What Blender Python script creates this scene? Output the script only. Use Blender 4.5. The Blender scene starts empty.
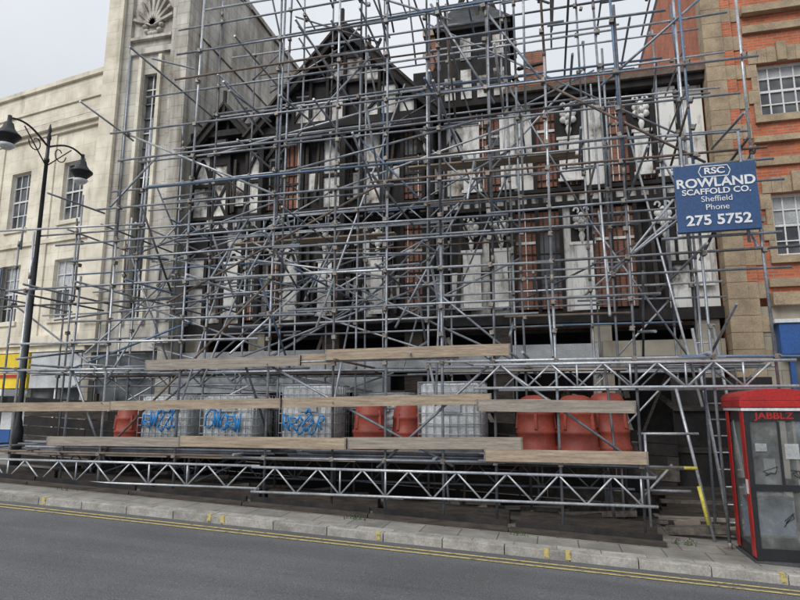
import bpy, bmesh, math, random
from mathutils import Vector, Matrix
random.seed(7)
R=random.random
def U(a,b): return random.uniform(a,b)
S=bpy.context.scene
S.view_settings.view_transform='Standard'
S.view_settings.look='None'
S.view_settings.exposure=0
def gz(x): return -2.04-0.047*x      # pavement level (street falls to the right)

# ------------------------------------------------------------------ materials
def newmat(name):
    m=bpy.data.materials.new(name); m.use_nodes=True
    nt=m.node_tree; b=nt.nodes['Principled BSDF']
    return m,nt,b
def coords(nt,scale=(1,1,1)):
    tc=nt.nodes.new('ShaderNodeTexCoord'); mp=nt.nodes.new('ShaderNodeMapping')
    nt.links.new(tc.outputs['Object'],mp.inputs['Vector']); mp.inputs['Scale'].default_value=scale
    return mp.outputs['Vector']
def noise(nt,vec,scale,detail=5,rough=.6):
    n=nt.nodes.new('ShaderNodeTexNoise'); n.inputs['Scale'].default_value=scale
    n.inputs['Detail'].default_value=detail; n.inputs['Roughness'].default_value=rough
    nt.links.new(vec,n.inputs['Vector']); return n.outputs['Fac']
def ramp(nt,fac,stops):
    r=nt.nodes.new('ShaderNodeValToRGB'); e=r.color_ramp.elements
    e[0].position=stops[0][0]; e[0].color=(*stops[0][1],1)
    e[1].position=stops[-1][0]; e[1].color=(*stops[-1][1],1)
    for p,c in stops[1:-1]:
        x=e.new(p); x.color=(*c,1)
    nt.links.new(fac,r.inputs['Fac']); return r.outputs['Color']
def mix(nt,a,b,fac,mode='MIX'):
    m=nt.nodes.new('ShaderNodeMixRGB'); m.blend_type=mode
    for s,v in ((0,fac),(1,a),(2,b)):
        if hasattr(v,'links') or hasattr(v,'is_linked'): nt.links.new(v,m.inputs[s])
        else: m.inputs[s].default_value=v if s==0 else (*v,1)
    return m.outputs[0]
def bump(nt,b,h,strength=.3,dist=.02):
    n=nt.nodes.new('ShaderNodeBump'); n.inputs['Strength'].default_value=strength; n.inputs['Distance'].default_value=dist
    nt.links.new(h,n.inputs['Height']); nt.links.new(n.outputs[0],b.inputs['Normal'])
def simple(name,c1,c2=None,rough=.7,metal=0,scale=4,stretch=(1,1,1),lo=.35,hi=.65,bmp=0,fine=30):
    m,nt,b=newmat(name); b.inputs['Roughness'].default_value=rough; b.inputs['Metallic'].default_value=metal
    c2=c2 or tuple(x*.75 for x in c1)
    v=coords(nt,stretch); f=noise(nt,v,scale)
    col=ramp(nt,f,[(lo,c2),(hi,c1)])
    f2=noise(nt,v,fine,3); col=mix(nt,col,ramp(nt,f2,[(.3,(.7,.7,.7)),(.7,(1.1,1.1,1.1))]),1.0,'MULTIPLY')
    nt.links.new(col,b.inputs['Base Color'])
    if bmp: bump(nt,b,f2,bmp)
    return m
M={}
M['steel']=simple('galvanised_steel',(.38,.41,.45),(.20,.22,.25),.45,.5,3,bmp=.1)
M['steel2']=simple('bright_galvanised_steel',(.62,.65,.68),(.38,.40,.43),.4,.45,3)
M['dsteel']=simple('dull_dark_steel',(.19,.20,.22),(.09,.09,.10),.6,.4,3)
M['blue']=simple('blue_painted_tube',(.10,.19,.33),(.17,.21,.27),.5,.2,4)
M['rust']=simple('rusty_tube',(.24,.18,.14),(.15,.12,.10),.8,.2,6)
M['coupler']=simple('coupler_steel',(.33,.31,.28),(.17,.14,.12),.6,.5,10)
M['board']=simple('weathered_board',(.52,.42,.31),(.25,.19,.14),.85,0,2,(1,6,14),.3,.7,.3,12)
M['board2']=simple('grey_board',(.44,.39,.33),(.22,.19,.16),.85,0,2,(1,6,14),.3,.7,.3,12)
M['dark']=simple('charred_timber',(.035,.030,.028),(.012,.011,.011),.85,0,3,bmp=.4)
M['darkwood']=simple('dark_sleeper',(.085,.068,.055),(.03,.026,.023),.85,0,3,(1,1,8),bmp=.3)
M['black']=simple('black_paint',(.02,.022,.024),None,.4,0,5)
M['lampblk']=simple('street_lamp_paint',(.03,.035,.04),(.015,.018,.02),.45,.2,5)
M['soil']=simple('rubble',(.16,.14,.12),(.06,.05,.045),.95,0,6,bmp=.6)
M['stone']=simple('buff_stone',(.50,.39,.26),(.28,.215,.145),.85,0,3,(1,1,1),.3,.7,.3)
M['wframe']=simple('white_window_frame',(.80,.81,.81),(.68,.68,.68),.5,0,5)
M['orange']=simple('terracotta_red_plastic',(.45,.085,.05),(.26,.055,.04),.55,0,2.5,lo=.3,hi=.7)
M['ibc']=simple('tank_plastic',(.82,.84,.84),(.55,.57,.57),.5,0,2)
M['red']=simple('red_gloss',(.48,.022,.02),(.32,.02,.02),.35,0,3)
M['white']=simple('white_paint',(.82,.83,.84),(.7,.71,.72),.5,0,3)
M['signblue']=simple('sign_blue',(.03,.085,.22),(.024,.07,.18),.5,0,2)
M['shopyellow']=simple('yellow_fascia',(.80,.60,.03),(.7,.5,.02),.5,0,2)
M['shopblue']=simple('blue_fascia',(.03,.12,.40),(.03,.10,.3),.5,0,2)
M['poster']=simple('poster_print',(.10,.16,.25),(.28,.33,.38),.5,0,1.5)
M['yellow']=simple('yellow_sleeve',(.80,.72,.12),(.6,.52,.10),.6,0,5)
M['graffiti']=simple('spray_paint',(.03,.30,.72),(.03,.24,.6),.6,0,5)
M['leaf']=simple('weed_leaf',(.07,.12,.03),(.04,.07,.02),.7,0,8)
M['slate']=simple('burnt_slate',(.07,.07,.075),(.025,.025,.027),.8,0,4,bmp=.3)
M['sheet']=simple('grey_sheeting',(.58,.60,.61),(.30,.31,.32),.5,0,1.2)
M['brass']=simple('cast_plinth',(.10,.10,.11),None,.6,.3,5)
def glass_dark():
    m,nt,b=newmat('window_glass'); b.inputs['Roughness'].default_value=.08
    v=coords(nt); f=noise(nt,v,1.3,2); nt.links.new(ramp(nt,f,[(.35,(.03,.035,.04)),(.65,(.16,.17,.175))]),b.inputs['Base Color']); return m
M['glass']=glass_dark()
def clear_glass():
    m,nt,b=newmat('kiosk_glass'); out=nt.nodes['Material Output']
    b.inputs['Base Color'].default_value=(.33,.35,.34,1); b.inputs['Roughness'].default_value=.2
    t=nt.nodes.new('ShaderNodeBsdfTransparent'); mx=nt.nodes.new('ShaderNodeMixShader')
    f=noise(nt,coords(nt,(1,1,1)),3,8,.7); r=ramp(nt,f,[(.35,(.08,)*3),(.55,(.22,)*3),(.7,(.6,)*3)])
    nt.links.new(r,mx.inputs[0]); nt.links.new(t.outputs[0],mx.inputs[1]); nt.links.new(b.outputs[0],mx.inputs[2]); nt.links.new(mx.outputs[0],out.inputs[0]); return m
M['kglass']=clear_glass()
def plaster(name,sh):
    m,nt,b=newmat(name); b.inputs['Roughness'].default_value=.85
    v=coords(nt); vs=coords(nt,(3,3,.6))
    a=ramp(nt,noise(nt,v,1.3,8,.65),[(.30+sh,(.05,.045,.04)),(.38+sh,(.48,.45,.40)),(.50+sh,(.86,.85,.81))])
    s=ramp(nt,noise(nt,vs,2.0,6),[(.30,(.32,.29,.26)),(.47,(1,1,1))])
    nt.links.new(mix(nt,a,s,1.0,'MULTIPLY'),b.inputs['Base Color']); bump(nt,b,noise(nt,v,25,4),.3); return m
M['plaster']=plaster('sooty_white_plaster',.07)
M['plaster2']=plaster('white_painted_render',-.02)
def brick(name,c1,c2,mortar,sx=1,soot=None,bw=.225,bh=.075,msize=.008,sd=(.40,.38,.35)):
    m,nt,b=newmat(name); b.inputs['Roughness'].default_value=.88
    tc=nt.nodes.new('ShaderNodeTexCoord'); sp=nt.nodes.new('ShaderNodeSeparateXYZ'); nt.links.new(tc.outputs['Object'],sp.inputs[0])
    ad=nt.nodes.new('ShaderNodeMath'); ad.operation='ADD'; nt.links.new(sp.outputs[0],ad.inputs[0]); nt.links.new(sp.outputs[1],ad.inputs[1])
    cb=nt.nodes.new('ShaderNodeCombineXYZ'); nt.links.new(ad.outputs[0],cb.inputs[0]); nt.links.new(sp.outputs[2],cb.inputs[1])
    br=nt.nodes.new('ShaderNodeTexBrick'); nt.links.new(cb.outputs[0],br.inputs['Vector'])
    br.inputs['Color1'].default_value=(*c1,1); br.inputs['Color2'].default_value=(*c2,1); br.inputs['Mortar'].default_value=(*mortar,1)
    br.inputs['Scale'].default_value=1; br.inputs['Brick Width'].default_value=bw; br.inputs['Row Height'].default_value=bh; br.inputs['Mortar Size'].default_value=msize
    v=coords(nt); vs=coords(nt,(2,2,.25))
    col=mix(nt,br.outputs['Color'],ramp(nt,noise(nt,v,1.2,7),[(.3,(.65,.63,.6)),(.65,(1.08,1.08,1.08))]),1.0,'MULTIPLY')
    if soot is not None:
        col=mix(nt,col,ramp(nt,noise(nt,vs,1.0,7),[(soot-.12,sd),(soot+.1,(1,1,1))]),1.0,'MULTIPLY')
    nt.links.new(col,b.inputs['Base Color']); bump(nt,b,br.outputs['Fac'],-.4,.01); return m
M['brick']=brick('orange_red_brick',(.60,.17,.075),(.44,.115,.055),(.38,.27,.20))
M['oldbrick']=brick('sooty_red_brick',(.42,.16,.10),(.27,.11,.075),(.28,.22,.18),soot=.40)
M['faience']=brick('cream_faience',(.80,.75,.63),(.77,.715,.60),(.55,.50,.42),soot=.33,bw=.9,bh=.45,msize=.006,sd=(.5,.48,.45))
M['towerf']=brick('stained_faience',(.62,.60,.54),(.55,.53,.48),(.35,.33,.30),soot=.46,bw=.8,bh=.4,msize=.01)
M['facadegnd']=brick('stone_ashlar',(.46,.42,.34),(.40,.36,.29),(.22,.2,.17),soot=.4,bw=.9,bh=.4)
def slab(name,c1,c2,mo,bw,bh):
    m,nt,b=newmat(name); b.inputs['Roughness'].default_value=.85
    tc=nt.nodes.new('ShaderNodeTexCoord'); br=nt.nodes.new('ShaderNodeTexBrick'); nt.links.new(tc.outputs['Object'],br.inputs['Vector'])
    br.inputs['Color1'].default_value=(*c1,1); br.inputs['Color2'].default_value=(*c2,1); br.inputs['Mortar'].default_value=(*mo,1)
    br.inputs['Scale'].default_value=1; br.inputs['Brick Width'].default_value=bw; br.inputs['Row Height'].default_value=bh; br.inputs['Mortar Size'].default_value=.01
    v=coords(nt)
    col=mix(nt,br.outputs['Color'],ramp(nt,noise(nt,v,2,8,.7),[(.3,(.55,.55,.53)),(.65,(1.1,1.1,1.1))]),1.0,'MULTIPLY')
    nt.links.new(col,b.inputs['Base Color']); bump(nt,b,noise(nt,v,60,4),.2,.01); return m
M['paving']=slab('paving_slabs',(.30,.285,.26),(.24,.23,.21),(.11,.105,.10),.6,.6)
def asphalt(name,g):
    m,nt,b=newmat(name); b.inputs['Roughness'].default_value=.9
    v=coords(nt); fine=noise(nt,v,70,2,.8)
    c=ramp(nt,fine,[(.3,(.055*g,.057*g,.061*g)),(.5,(.10*g,.102*g,.107*g)),(.72,(.22*g,.22*g,.225*g))])
    c=mix(nt,c,ramp(nt,noise(nt,v,.6,6),[(.3,(.82,.82,.82)),(.7,(1.1,1.1,1.1))]),1.0,'MULTIPLY')
    vs=coords(nt,(.12,1.6,1)); c=mix(nt,c,ramp(nt,noise(nt,vs,1.2,5),[(.35,(.85,.85,.85)),(.65,(1.1,1.1,1.1))]),1.0,'MULTIPLY')
    nt.links.new(c,b.inputs['Base Color']); bump(nt,b,fine,.5,.008); return m
M['asphalt']=asphalt('asphalt',1.05); M['asphalt2']=asphalt('asphalt_patch',.97)
M['kerb1']=simple('kerb_stone',(.40,.385,.35),(.24,.23,.21),.85,0,5,bmp=.2)
M['kerb2']=simple('kerb_stone_light',(.48,.46,.42),(.30,.285,.26),.85,0,5,bmp=.2)
def lines():
    m,nt,b=newmat('worn_yellow_paint'); b.inputs['Roughness'].default_value=.8
    f=noise(nt,coords(nt),14,8,.75)
    nt.links.new(ramp(nt,f,[(.38,(.12,.115,.10)),(.47,(.48,.39,.15)),(.7,(.62,.51,.20))]),b.inputs['Base Color']); return m
M['ypaint']=lines()
M['ground']=simple('ground_tarmac',(.10,.10,.10),(.07,.07,.07),.9,0,.3)

# ------------------------------------------------------------------ mesh tools
class MB:
    def __init__(s): s.v=[];s.f=[];s.m=[];s.mats=[];s.sm=[]
    def mi(s,k):
        if k not in s.mats: s.mats.append(k)
        return s.mats.index(k)
    def face(s,pts,k,sm=False):
        n=len(s.v); s.v+= [tuple(p) for p in pts]; s.f.append(list(range(n,n+len(pts)))); s.m.append(s.mi(k)); s.sm.append(sm)
    def box(s,x0,x1,y0,y1,z0,z1,k,sl=0,T=None):
        if x0>x1:x0,x1=x1,x0
        P=[(x,y,z+sl*(x-x0)) for z in(z0,z1) for y in(y0,y1) for x in(x0,x1)]
        if T: P=[tuple(T@Vector(p)) for p in P]
        n=len(s.v); s.v+=P
        for q in ((0,2,3,1),(4,5,7,6),(0,1,5,4),(2,6,7,3),(0,4,6,2),(1,3,7,5)):
            s.f.append([n+i for i in q]); s.m.append(s.mi(k)); s.sm.append(False)
    def beam(s,a,b,w,d,k):
        a=Vector(a);b=Vector(b);t=(b-a);L=t.length
        if L<1e-4:return
        t.normalize(); y=Vector((0,1,0))
        if abs(t.y)>.95: y=Vector((1,0,0))
        n=t.cross(y).normalized(); y=n.cross(t).normalized()
        P=[p+n*sx*w/2+y*sy*d/2 for p in(a,b) for sx,sy in((-1,-1),(1,-1),(1,1),(-1,1))]
        o=len(s.v); s.v+=[tuple(p) for p in P]
        for q in((0,3,2,1),(4,5,6,7),(0,1,5,4),(1,2,6,5),(2,3,7,6),(3,0,4,7)):
            s.f.append([o+i for i in q]); s.m.append(s.mi(k)); s.sm.append(False)
    def tube(s,a,b,r,k,n=8,r2=None):
        a=Vector(a);b=Vector(b);t=(b-a)
        if t.length<1e-4:return
        t.normalize(); u=t.orthogonal().normalized(); w=t.cross(u); r2=r if r2 is None else r2
        o=len(s.v)
        for p,rr in((a,r),(b,r2)):
            for i in range(n):
                c=2*math.pi*i/n; s.v.append(tuple(p+(u*math.cos(c)+w*math.sin(c))*rr))
        for i in range(n):
            j=(i+1)%n; s.f.append([o+i,o+j,o+n+j,o+n+i]); s.m.append(s.mi(k)); s.sm.append(True)
        s.f.append([o+i for i in range(n)][::-1]); s.m.append(s.mi(k)); s.sm.append(False)
        s.f.append([o+n+i for i in range(n)]); s.m.append(s.mi(k)); s.sm.append(False)
    def lathe(s,c,prof,k,n=24,cap=True):
        cx,cy,cz=c;o=len(s.v)
        for r,z in prof:
            for i in range(n):
                a=2*math.pi*i/n; s.v.append((cx+r*math.cos(a),cy+r*math.sin(a),cz+z))
        for j in range(len(prof)-1):
            for i in range(n):
                i2=(i+1)%n; s.f.append([o+j*n+i,o+j*n+i2,o+(j+1)*n+i2,o+(j+1)*n+i]); s.m.append(s.mi(k)); s.sm.append(True)
        if cap:
            s.f.append([o+i for i in range(n)][::-1]); s.m.append(s.mi(k)); s.sm.append(False)
            s.f.append([o+(len(prof)-1)*n+i for i in range(n)]); s.m.append(s.mi(k)); s.sm.append(False)
    def build(s,name,parent=None,bevel=0):
        me=bpy.data.meshes.new(name); me.from_pydata(s.v,[],s.f); me.update()
        for k in s.mats: me.materials.append(M[k])
        me.polygons.foreach_set('material_index',s.m); me.polygons.foreach_set('use_smooth',s.sm)
        o=bpy.data.objects.new(name,me); S.collection.objects.link(o)
        if parent: o.parent=parent
        if bevel:
            b=o.modifiers.new('bevel','BEVEL'); b.width=bevel; b.segments=3; b.limit_method='ANGLE'
        return o
def empty(name):
    o=bpy.data.objects.new(name,None); S.collection.objects.link(o); return o
def text(s,size,loc,k,parent,name,w=1.0,bold=.0,rot=(math.pi/2,0,0)):
    c=bpy.data.curves.new(name,'FONT'); c.body=s; c.size=size; c.align_x='CENTER'; c.align_y='CENTER'; c.extrude=.003; c.offset=bold
    c.materials.append(M[k]); o=bpy.data.objects.new(name,c); S.collection.objects.link(o); o.location=loc; o.rotation_euler=rot; o.scale=(w,1,1); o.parent=parent; return o

# ------------------------------------------------------------------ ground, road
SL=-0.047
def slopesheet(name,x0,x1,y0,y1,off,k):
    b=MB(); b.face([(x0,y0,gz(x0)+off),(x1,y0,gz(x1)+off),(x1,y1,gz(x1)+off),(x0,y1,gz(x0)+off)],k); return b.build(name)
slopesheet('ground',-400,400,-400,400,-.16,'ground')
slopesheet('road',-150,150,.6,9.3,-.12,'asphalt')
slopesheet('pavement',-60,60,9.42,16,0,'paving')
slopesheet('pavement',-60,60,-4,.48,0,'paving')
slopesheet('road_repair_patch',-2.2,3.6,6.1,7.3,-.116,'asphalt2')
def kerbrow(y0,y1):
    kb=MB(); x=-30
    while x<20:
        L=.914; kb.box(x,x+L-.012,y0,y1,gz(x)-.2,gz(x)+.004+U(-.003,.004),random.choice(['kerb1','kerb2','kerb2']),SL)
        x+=L
    return kb.build('kerb',None,.008)
kerbrow(9.3,9.43); kerbrow(.47,.6)
k2=MB(); x=-30
while x<20:
    k2.box(x,x+.6,9.432,9.62,gz(x)-.1,gz(x)+.006+U(-.002,.003),random.choice(['kerb1','kerb2']),SL); x+=.612
k2.build('pavement_edging')
mk=MB()
for y in (8.80,8.98):
    mk.face([(-30,y,gz(-30)-.112),(20,y,gz(20)-.112),(20,y+.065,gz(20)-.112),(-30,y+.065,gz(-30)-.112)],'ypaint')
for x in (-8.9,-5.6,-5.35,-2.7,-.2,.1,2.8):
    mk.box(x,x+.07,9.292,9.40,gz(x)-.1,gz(x)+.012,'ypaint',SL)
mk.build('road_markings')

# ------------------------------------------------------------------ windows
def window(b,x0,x1,z0,z1,y,nx,nz,T=None,fr='wframe',t=.05,gl='glass'):
    b.box(x0,x1,y+.02,y+.06,z0,z1,gl,0,T)
    b.box(x0-.01,x0+t,y-.03,y+.018,z0,z1,fr,0,T); b.box(x1-t,x1+.01,y-.03,y+.018,z0,z1,fr,0,T)
    b.box(x0+t,x1-t,y-.03,y+.018,z0,z0+t,fr,0,T); b.box(x0+t,x1-t,y-.03,y+.018,z1-t,z1,fr,0,T)
    for i in range(1,nx):
        x=x0+(x1-x0)*i/nx; b.box(x-.016,x+.016,y-.02,y+.017,z0+t,z1-t,fr,0,T)
    for i in range(1,nz):
        z=z0+(z1-z0)*i/nz; h=.03 if i*2==nz else .015; b.box(x0+t,x1-t,y-.023,y+.016,z-h,z+h,fr,0,T)
    if R()<.6: b.box(x0+t,x1-t,y+.012,y+.019,z0+(z1-z0)*U(.5,.75),z1-t,'sheet',0,T)
def wall(b,x0,x1,z0,z1,y,k,holes,thick=.3,T=None):
    xs=sorted({x0,x1,*[h[0] for h in holes],*[h[1] for h in holes]}); zs=sorted({z0,z1,*[h[2] for h in holes],*[h[3] for h in holes]})
    for i in range(len(xs)-1):
        for j in range(len(zs)-1):
            cx=(xs[i]+xs[i+1])/2; cz=(zs[j]+zs[j+1])/2
            if any(h[0]<cx<h[1] and h[2]<cz<h[3] for h in holes): continue
            b.box(xs[i],xs[i+1],y,y+thick,zs[j],zs[j+1],k,0,T)

# ------------------------------------------------------------------ cream building (left)
cin=empty('art_deco_cinema_building')
T=Matrix.Translation((-13.8,15.5,0))@Matrix.Rotation(math.radians(-9.6),4,'Z')
w=MB()
holes=[]
for cx in (-1.3,-3.95,-6.6,-9.2,-11.9):
    holes+= [(cx-.5,cx+.5,6.0,8.05),(cx-.5,cx+.5,2.75,4.7)]
wall(w,-16,0,1.7,11.0,0,'faience',holes,.35,T)
w.build('wing_wall',cin)
w=MB()
for h in holes:
    window(w,h[0],h[1],h[2],h[3],.16,3,4,T)
    w.box(h[0]-.08,h[1]+.08,-.07,.0,h[2]-.14,h[2]-.002,'faience',0,T)
w.build('wing_windows',cin)
w=MB()
w.box(-16,-.02,-.10,-.002,9.15,9.3,'faience',0,T); w.box(-16,-.02,-.22,-.002,9.303,9.5,'faience',0,T); w.box(-16,-.02,-.14,-.002,9.503,9.6,'towerf',0,T)
w.box(-16,-.02,-.10,.36,11.0,11.16,'faience',0,T); w.box(-16,-.02,-.06,-.002,10.2,10.3,'faience',0,T)
w.box(-16,-.02,-.08,-.002,5.3,5.45,'faience',0,T); w.box(-16,-.02,-.12,-.002,1.9,2.2,'faience',0,T)
for cx in (-2.6,-5.3,-7.9,-10.5): w.box(cx-.35,cx+.35,-.05,-.002,2.203,9.14,'faience',0,T)
w.box(-16,0,.35,10,10.2,10.5,'slate',0,T)
w.box(-16.2,-16,0,10,-1.5,11,'faience',0,T)
w.build('wing_cornices',cin)
w=MB()
w.box(-6.1,-4.35,-.08,-.055,2.6,4.6,'poster',0,T); w.box(-6.17,-4.28,-.05,-.004,2.53,4.67,'dsteel',0,T)
w.box(-16,-2.3,-.18,-.01,.55,1.65,'shopyellow',0,T); w.box(-2.25,0,-.12,-.01,.55,1.65,'sheet',0,T)
w.box(-16,-2.3,-.9,-.185,.3,.5,'white',0,T); w.box(-16,-2.3,-.24,-.185,.9,.98,'red',0,T)
w.box(-16,0,.1,.14,-1.3,.55,'glass',0,T)
for i in range(12): w.box(-16+i*1.35,-15.9+i*1.35,-.05,.09,-1.3,.54,'wframe',0,T)
w.box(-16,-3,-.06,-.01,-1.4,-.75,'shopblue',0,T); w.box(-12,-3,-.05,-.01,-.745,-.2,'white',0,T)
w.build('shopfront',cin)
text('BARGAIN',.62,tuple(T@Vector((-5.6,-.2,1.22))),'red',cin,'fascia_lettering',rot=(math.pi/2,0,math.radians(-9.6)),bold=.01)
text('STORE',.62,tuple(T@Vector((-9,-.2,1.22))),'shopblue',cin,'fascia_lettering',rot=(math.pi/2,0,math.radians(-9.6)),bold=.01)
w=MB()
wall(w,-13.78,-10.75,-1.7,16.5,15.4,'towerf',[(-12.40,-11.9,2.6,10.6),(-13.5,-11.2,-1.7,1.6)],.4)
w.box(-11.15,-10.752,15.803,29,-1.6,15.2,'towerf'); w.box(-13.78,-13.4,15.803,29,-1.6,15.6,'towerf')
w.box(-13.4,-11.15,15.803,29,15,15.2,'slate')
w.build('tower_walls',cin)
w=MB()
w.box(-12.40,-11.9,15.6,15.64,2.6,10.6,'glass')
for i in range(17): w.box(-12.40,-11.9,15.55,15.59,2.6+i*.5,2.64+i*.5,'dsteel' if i%3 else 'wframe')
w.box(-12.165,-12.135,15.545,15.585,2.6,10.6,'wframe')
w.box(-13.5,-11.2,15.6,15.64,-1.6,1.6,'glass')
w.build('tower_window',cin)
w=MB()
for x0,x1,d in ((-13.78,-13.2,.25),(-13.197,-12.95,.12),(-11.4,-11.15,.12),(-11.147,-10.7,.25)):
    w.box(x0,x1,15.4-d,15.398,1.8,16.5,'faience' if x0<-13.5 else 'towerf')
for x0,x1 in ((-12.57,-12.45),(-11.85,-11.73)): w.box(x0,x1,15.3,15.397,2.4,11.2,'faience')
w.box(-12.94,-11.41,15.3,15.397,11.3,11.5,'towerf'); w.box(-12.94,-11.41,15.26,15.397,11.8,11.9,'towerf')
for i in range(9):
    a=math.radians(15+i*18.75); w.beam((-12.17,15.33,12.3),(-12.17+math.cos(a)*.75,15.33,12.3+math.sin(a)*1.1),.09,.12,'towerf')
for i in range(10):
    a=i*math.pi/5; w.lathe((-12.17+math.cos(a)*.3,15.36,12.3+math.sin(a)*.3),[(.02,-.09),(.09,-.05),(.1,.02),(.02,.09)],'towerf',8)
for z in (6.,9.,12.): w.box(-10.75,-10.70,15.81,28.9,z,z+.1,'towerf')
w.box(-11.2,-10.66,15.81,29,15.203,15.4,'towerf')
w.build('tower_piers',cin)

# ------------------------------------------------------------------ brick building (right)
bb=empty('brick_building')
w=MB()
hl=[]
for cx in (5.93,8.3,10.7,13.1):
    hl+=[(cx-.6,cx+.55,7.05,8.45),(cx-.6,cx+.55,3.5,5.05),(cx-.6,cx+.55,10.6,12.0)]
wall(w,4.85,15,2.6,14,15.6,'brick',hl,.35)
w.box(4.2,4.5,15.95,26,-2.3,14,'brick'); w.box(4.5,15,25.7,26,-2.3,14,'brick'); w.box(4.2,15,15.6,26,14,14.3,'slate')
w.build('brick_walls',bb)
w=MB()
for h in hl:
    window(w,h[0],h[1],h[2],h[3],15.75,4,4,t=.075)
w.build('sash_windows',bb)
w=MB()
z=-2.3; i=0
while z<14:
    w.box(4.17,4.62,15.5,15.949,z,z+.39,'stone'); w.box(4.622,4.848 ,15.53,15.949,z,z+.39,'stone' if i%2==0 or z<2.6 else 'brick')
    if i%2==0: w.box(4.85,5.08,15.57,15.598,z,z+.39,'stone')
    z+=.4;i+=1
for h in hl:
    w.box(h[0]-.15,h[1]+.15,15.5,15.598,h[2]-.18,h[2]-.002,'stone')
    for s in (-1,1):
        for j in range(4):
            z0=h[2]+(h[3]-h[2])*j/4; ww=.24 if j%2 else .14
            x=h[0] if s<0 else h[1]
            w.box(x-ww if s<0 else x,x if s<0 else x+ww,15.55,15.598,z0,z0+(h[3]-h[2])/4-.008,'stone')
    n=7
    for j in range(n):
        f=(j-(n-1)/2)/(n/2); xw=(1.5)/n
        x0=(h[0]+h[1])/2-.75+j*xw; zt=h[3]+.42-.10*f*f
        w.box(x0,x0+xw-.008,15.53 if j!=3 else 15.47,15.598,h[3]+.002,zt+(.08 if j==3 else 0),'stone')
for z0,z1,d in ((5.75,5.95,.08),(6.35,6.5,.12),(9.3,9.5,.1),(9.8,10.0,.2),(2.3,2.6,.22),(2.75,2.95,.1)):
    w.box(5.09,15,15.6-d,15.596,z0,z1,'stone')
w.build('stone_dressings',bb)
w=MB()
w.box(4.86,15,15.55,15.9,-2.4,1.0,'facadegnd'); w.box(4.86,15,15.6,15.9,1.0,2.3,'facadegnd')
w.box(5.1,15,15.25,15.548,1.15,1.85,'shopblue'); w.box(5.0,15,15.2,15.548,1.86,1.95,'white')
w.box(5.3,15,15.5,15.548,-2.1,1.0,'glass')
for i in range(6): w.box(5.3+i*1.6,5.4+i*1.6,15.42,15.498,-2.3,1.14,'shopblue')
w.build('shopfront',bb)

# ------------------------------------------------------------------ burnt timber framed building
tb=empty('timber_framed_building')
FY=16.0
w=MB()
w.box(-10.74,4.16,FY+.08,FY+.3,2.1,8.6,'dark')
w.box(-10.74,-10.5,FY+.3,24,-1.6,8.4,'oldbrick'); w.box(3.9,4.16,FY+.3,24,-2.2,8.6,'oldbrick')
w.box(-10.5,3.9,23.7,24,-2,8.5,'oldbrick')
w.box(-10.5,3.9,FY+.31,23.69,1.9,2.0,'dark')
w.build('charred_structure',tb)
F1="WKWBBWKBKWKBWKWPBBPBBKWP"
F2="WWKWBBKWKWKBKWBBPBBPBBWP"
n=24; step=14.9/n
w=MB(); tm=MB(); bk=MB()
def storey(F,z0,z1,y):
    for i,c in enumerate(F):
        x0=-10.74+i*step; x1=x0+step; cx=(x0+x1)/2
        mid=z0+(z1-z0)*(.42+U(-.03,.03))
        if c in 'WP':
            w.box(x0+.03,x1-.03,y,y+.06,z0,z1,'plaster' if c=='W' else 'plaster2')
            if c=='W':
                r=R()
                tm.box(x0+.045,x1-.045,y-.05,y-.002,mid-.05,mid+.05,'dark')
                if r<.4:
                    for s in(-1,1): 
                        prev=None
                        for k in range(6):
                            t=k/5; p=(cx+s*(step/2-.04)*(1-t**1.6),y-.03,mid+.1+(z1-mid-.2)*t*.6)
                            if prev: tm.beam(prev,p,.07,.05,'dark')
                            prev=p
                elif r<.65:
                    tm.beam((x0+.05,y-.025,z0+.05),(x1-.05,y-.025,mid-.05),.08,.04,'dark'); tm.beam((x1-.05,y-.027,z0+.05),(x0+.05,y-.027,mid-.05),.08,.04,'dark')
                elif r<.85: tm.box(cx-.035,cx+.035,y-.045,y-.002,mid+.05,z1,'dark')
                if R()<.25: tm.box(x0+.04,x1-.04,y-.055,y-.003,z1-U(.4,.9),z1,'dark')
        elif c=='B':
            bk.box(x0+.03,x1-.03,y+.02,y+.07,z0+.1,z1-.1,'oldbrick')
            if R()<.35: bk.box(x0+.06,x1-.06,y+.012,y+.03,z0+.5,z1-.7,'glass')
            for j in range(1,4): tm.box(x0+step*j/4-.012,x0+step*j/4+.012,y-.02,y+.015,z0+.1,z1-.1,'darkwood' if R()<.6 else 'plaster2')
            for j in range(1,9):
                zz=z0+(z1-z0)*j/9; hh=.035 if j in(3,6) else .011
                if R()<.8: tm.box(x0+.03,x1-.03,y-.025,y+.011,zz-hh,zz+hh,'darkwood' if j!=6 else 'plaster')
        else:
            for j in range(int(U(2,4))):
                a=U(x0+.08,x1-.08); tm.beam((a,y-.02,z0+U(0,.5)),(a+U(-.2,.2),y-.02,z1-U(0,.8)),U(.05,.1),.06,'darkwood')
            if R()<.8:
                w.box(x0+.1,x1-.1,y+.01,y+.05,z0+U(0,.8),mid,'plaster')
        tm.box(x0-.05,x0+.05,y-.07,y+.08,z0,z1,'dark')
storey(F1,2.4,5.25,FY); storey(F2,5.75,8.3,FY)
tm.box(-10.74,4.16,FY-.12,FY+.078,2.1,2.397,'dark'); tm.box(-10.74,4.16,FY-.14,FY+.078,5.253,5.36,'dark'); tm.box(-10.74,4.16,FY-.16,FY+.078,5.64,5.747,'dark')
w.box(-10.74,4.16,FY-.03,FY+.078,5.363,5.637,'plaster')
x=-10.6
while x<4.1:
    tm.box(x-.06,x+.06,FY-.08,FY-.033,5.363,5.637,'dark')
    x+=.31
tm.box(-1.0,4.16,FY-.3,FY+.3,8.303,8.55,'dark'); tm.box(-1.0,4.16,FY-.42,FY-.303,8.50,8.64,'rust')
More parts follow.
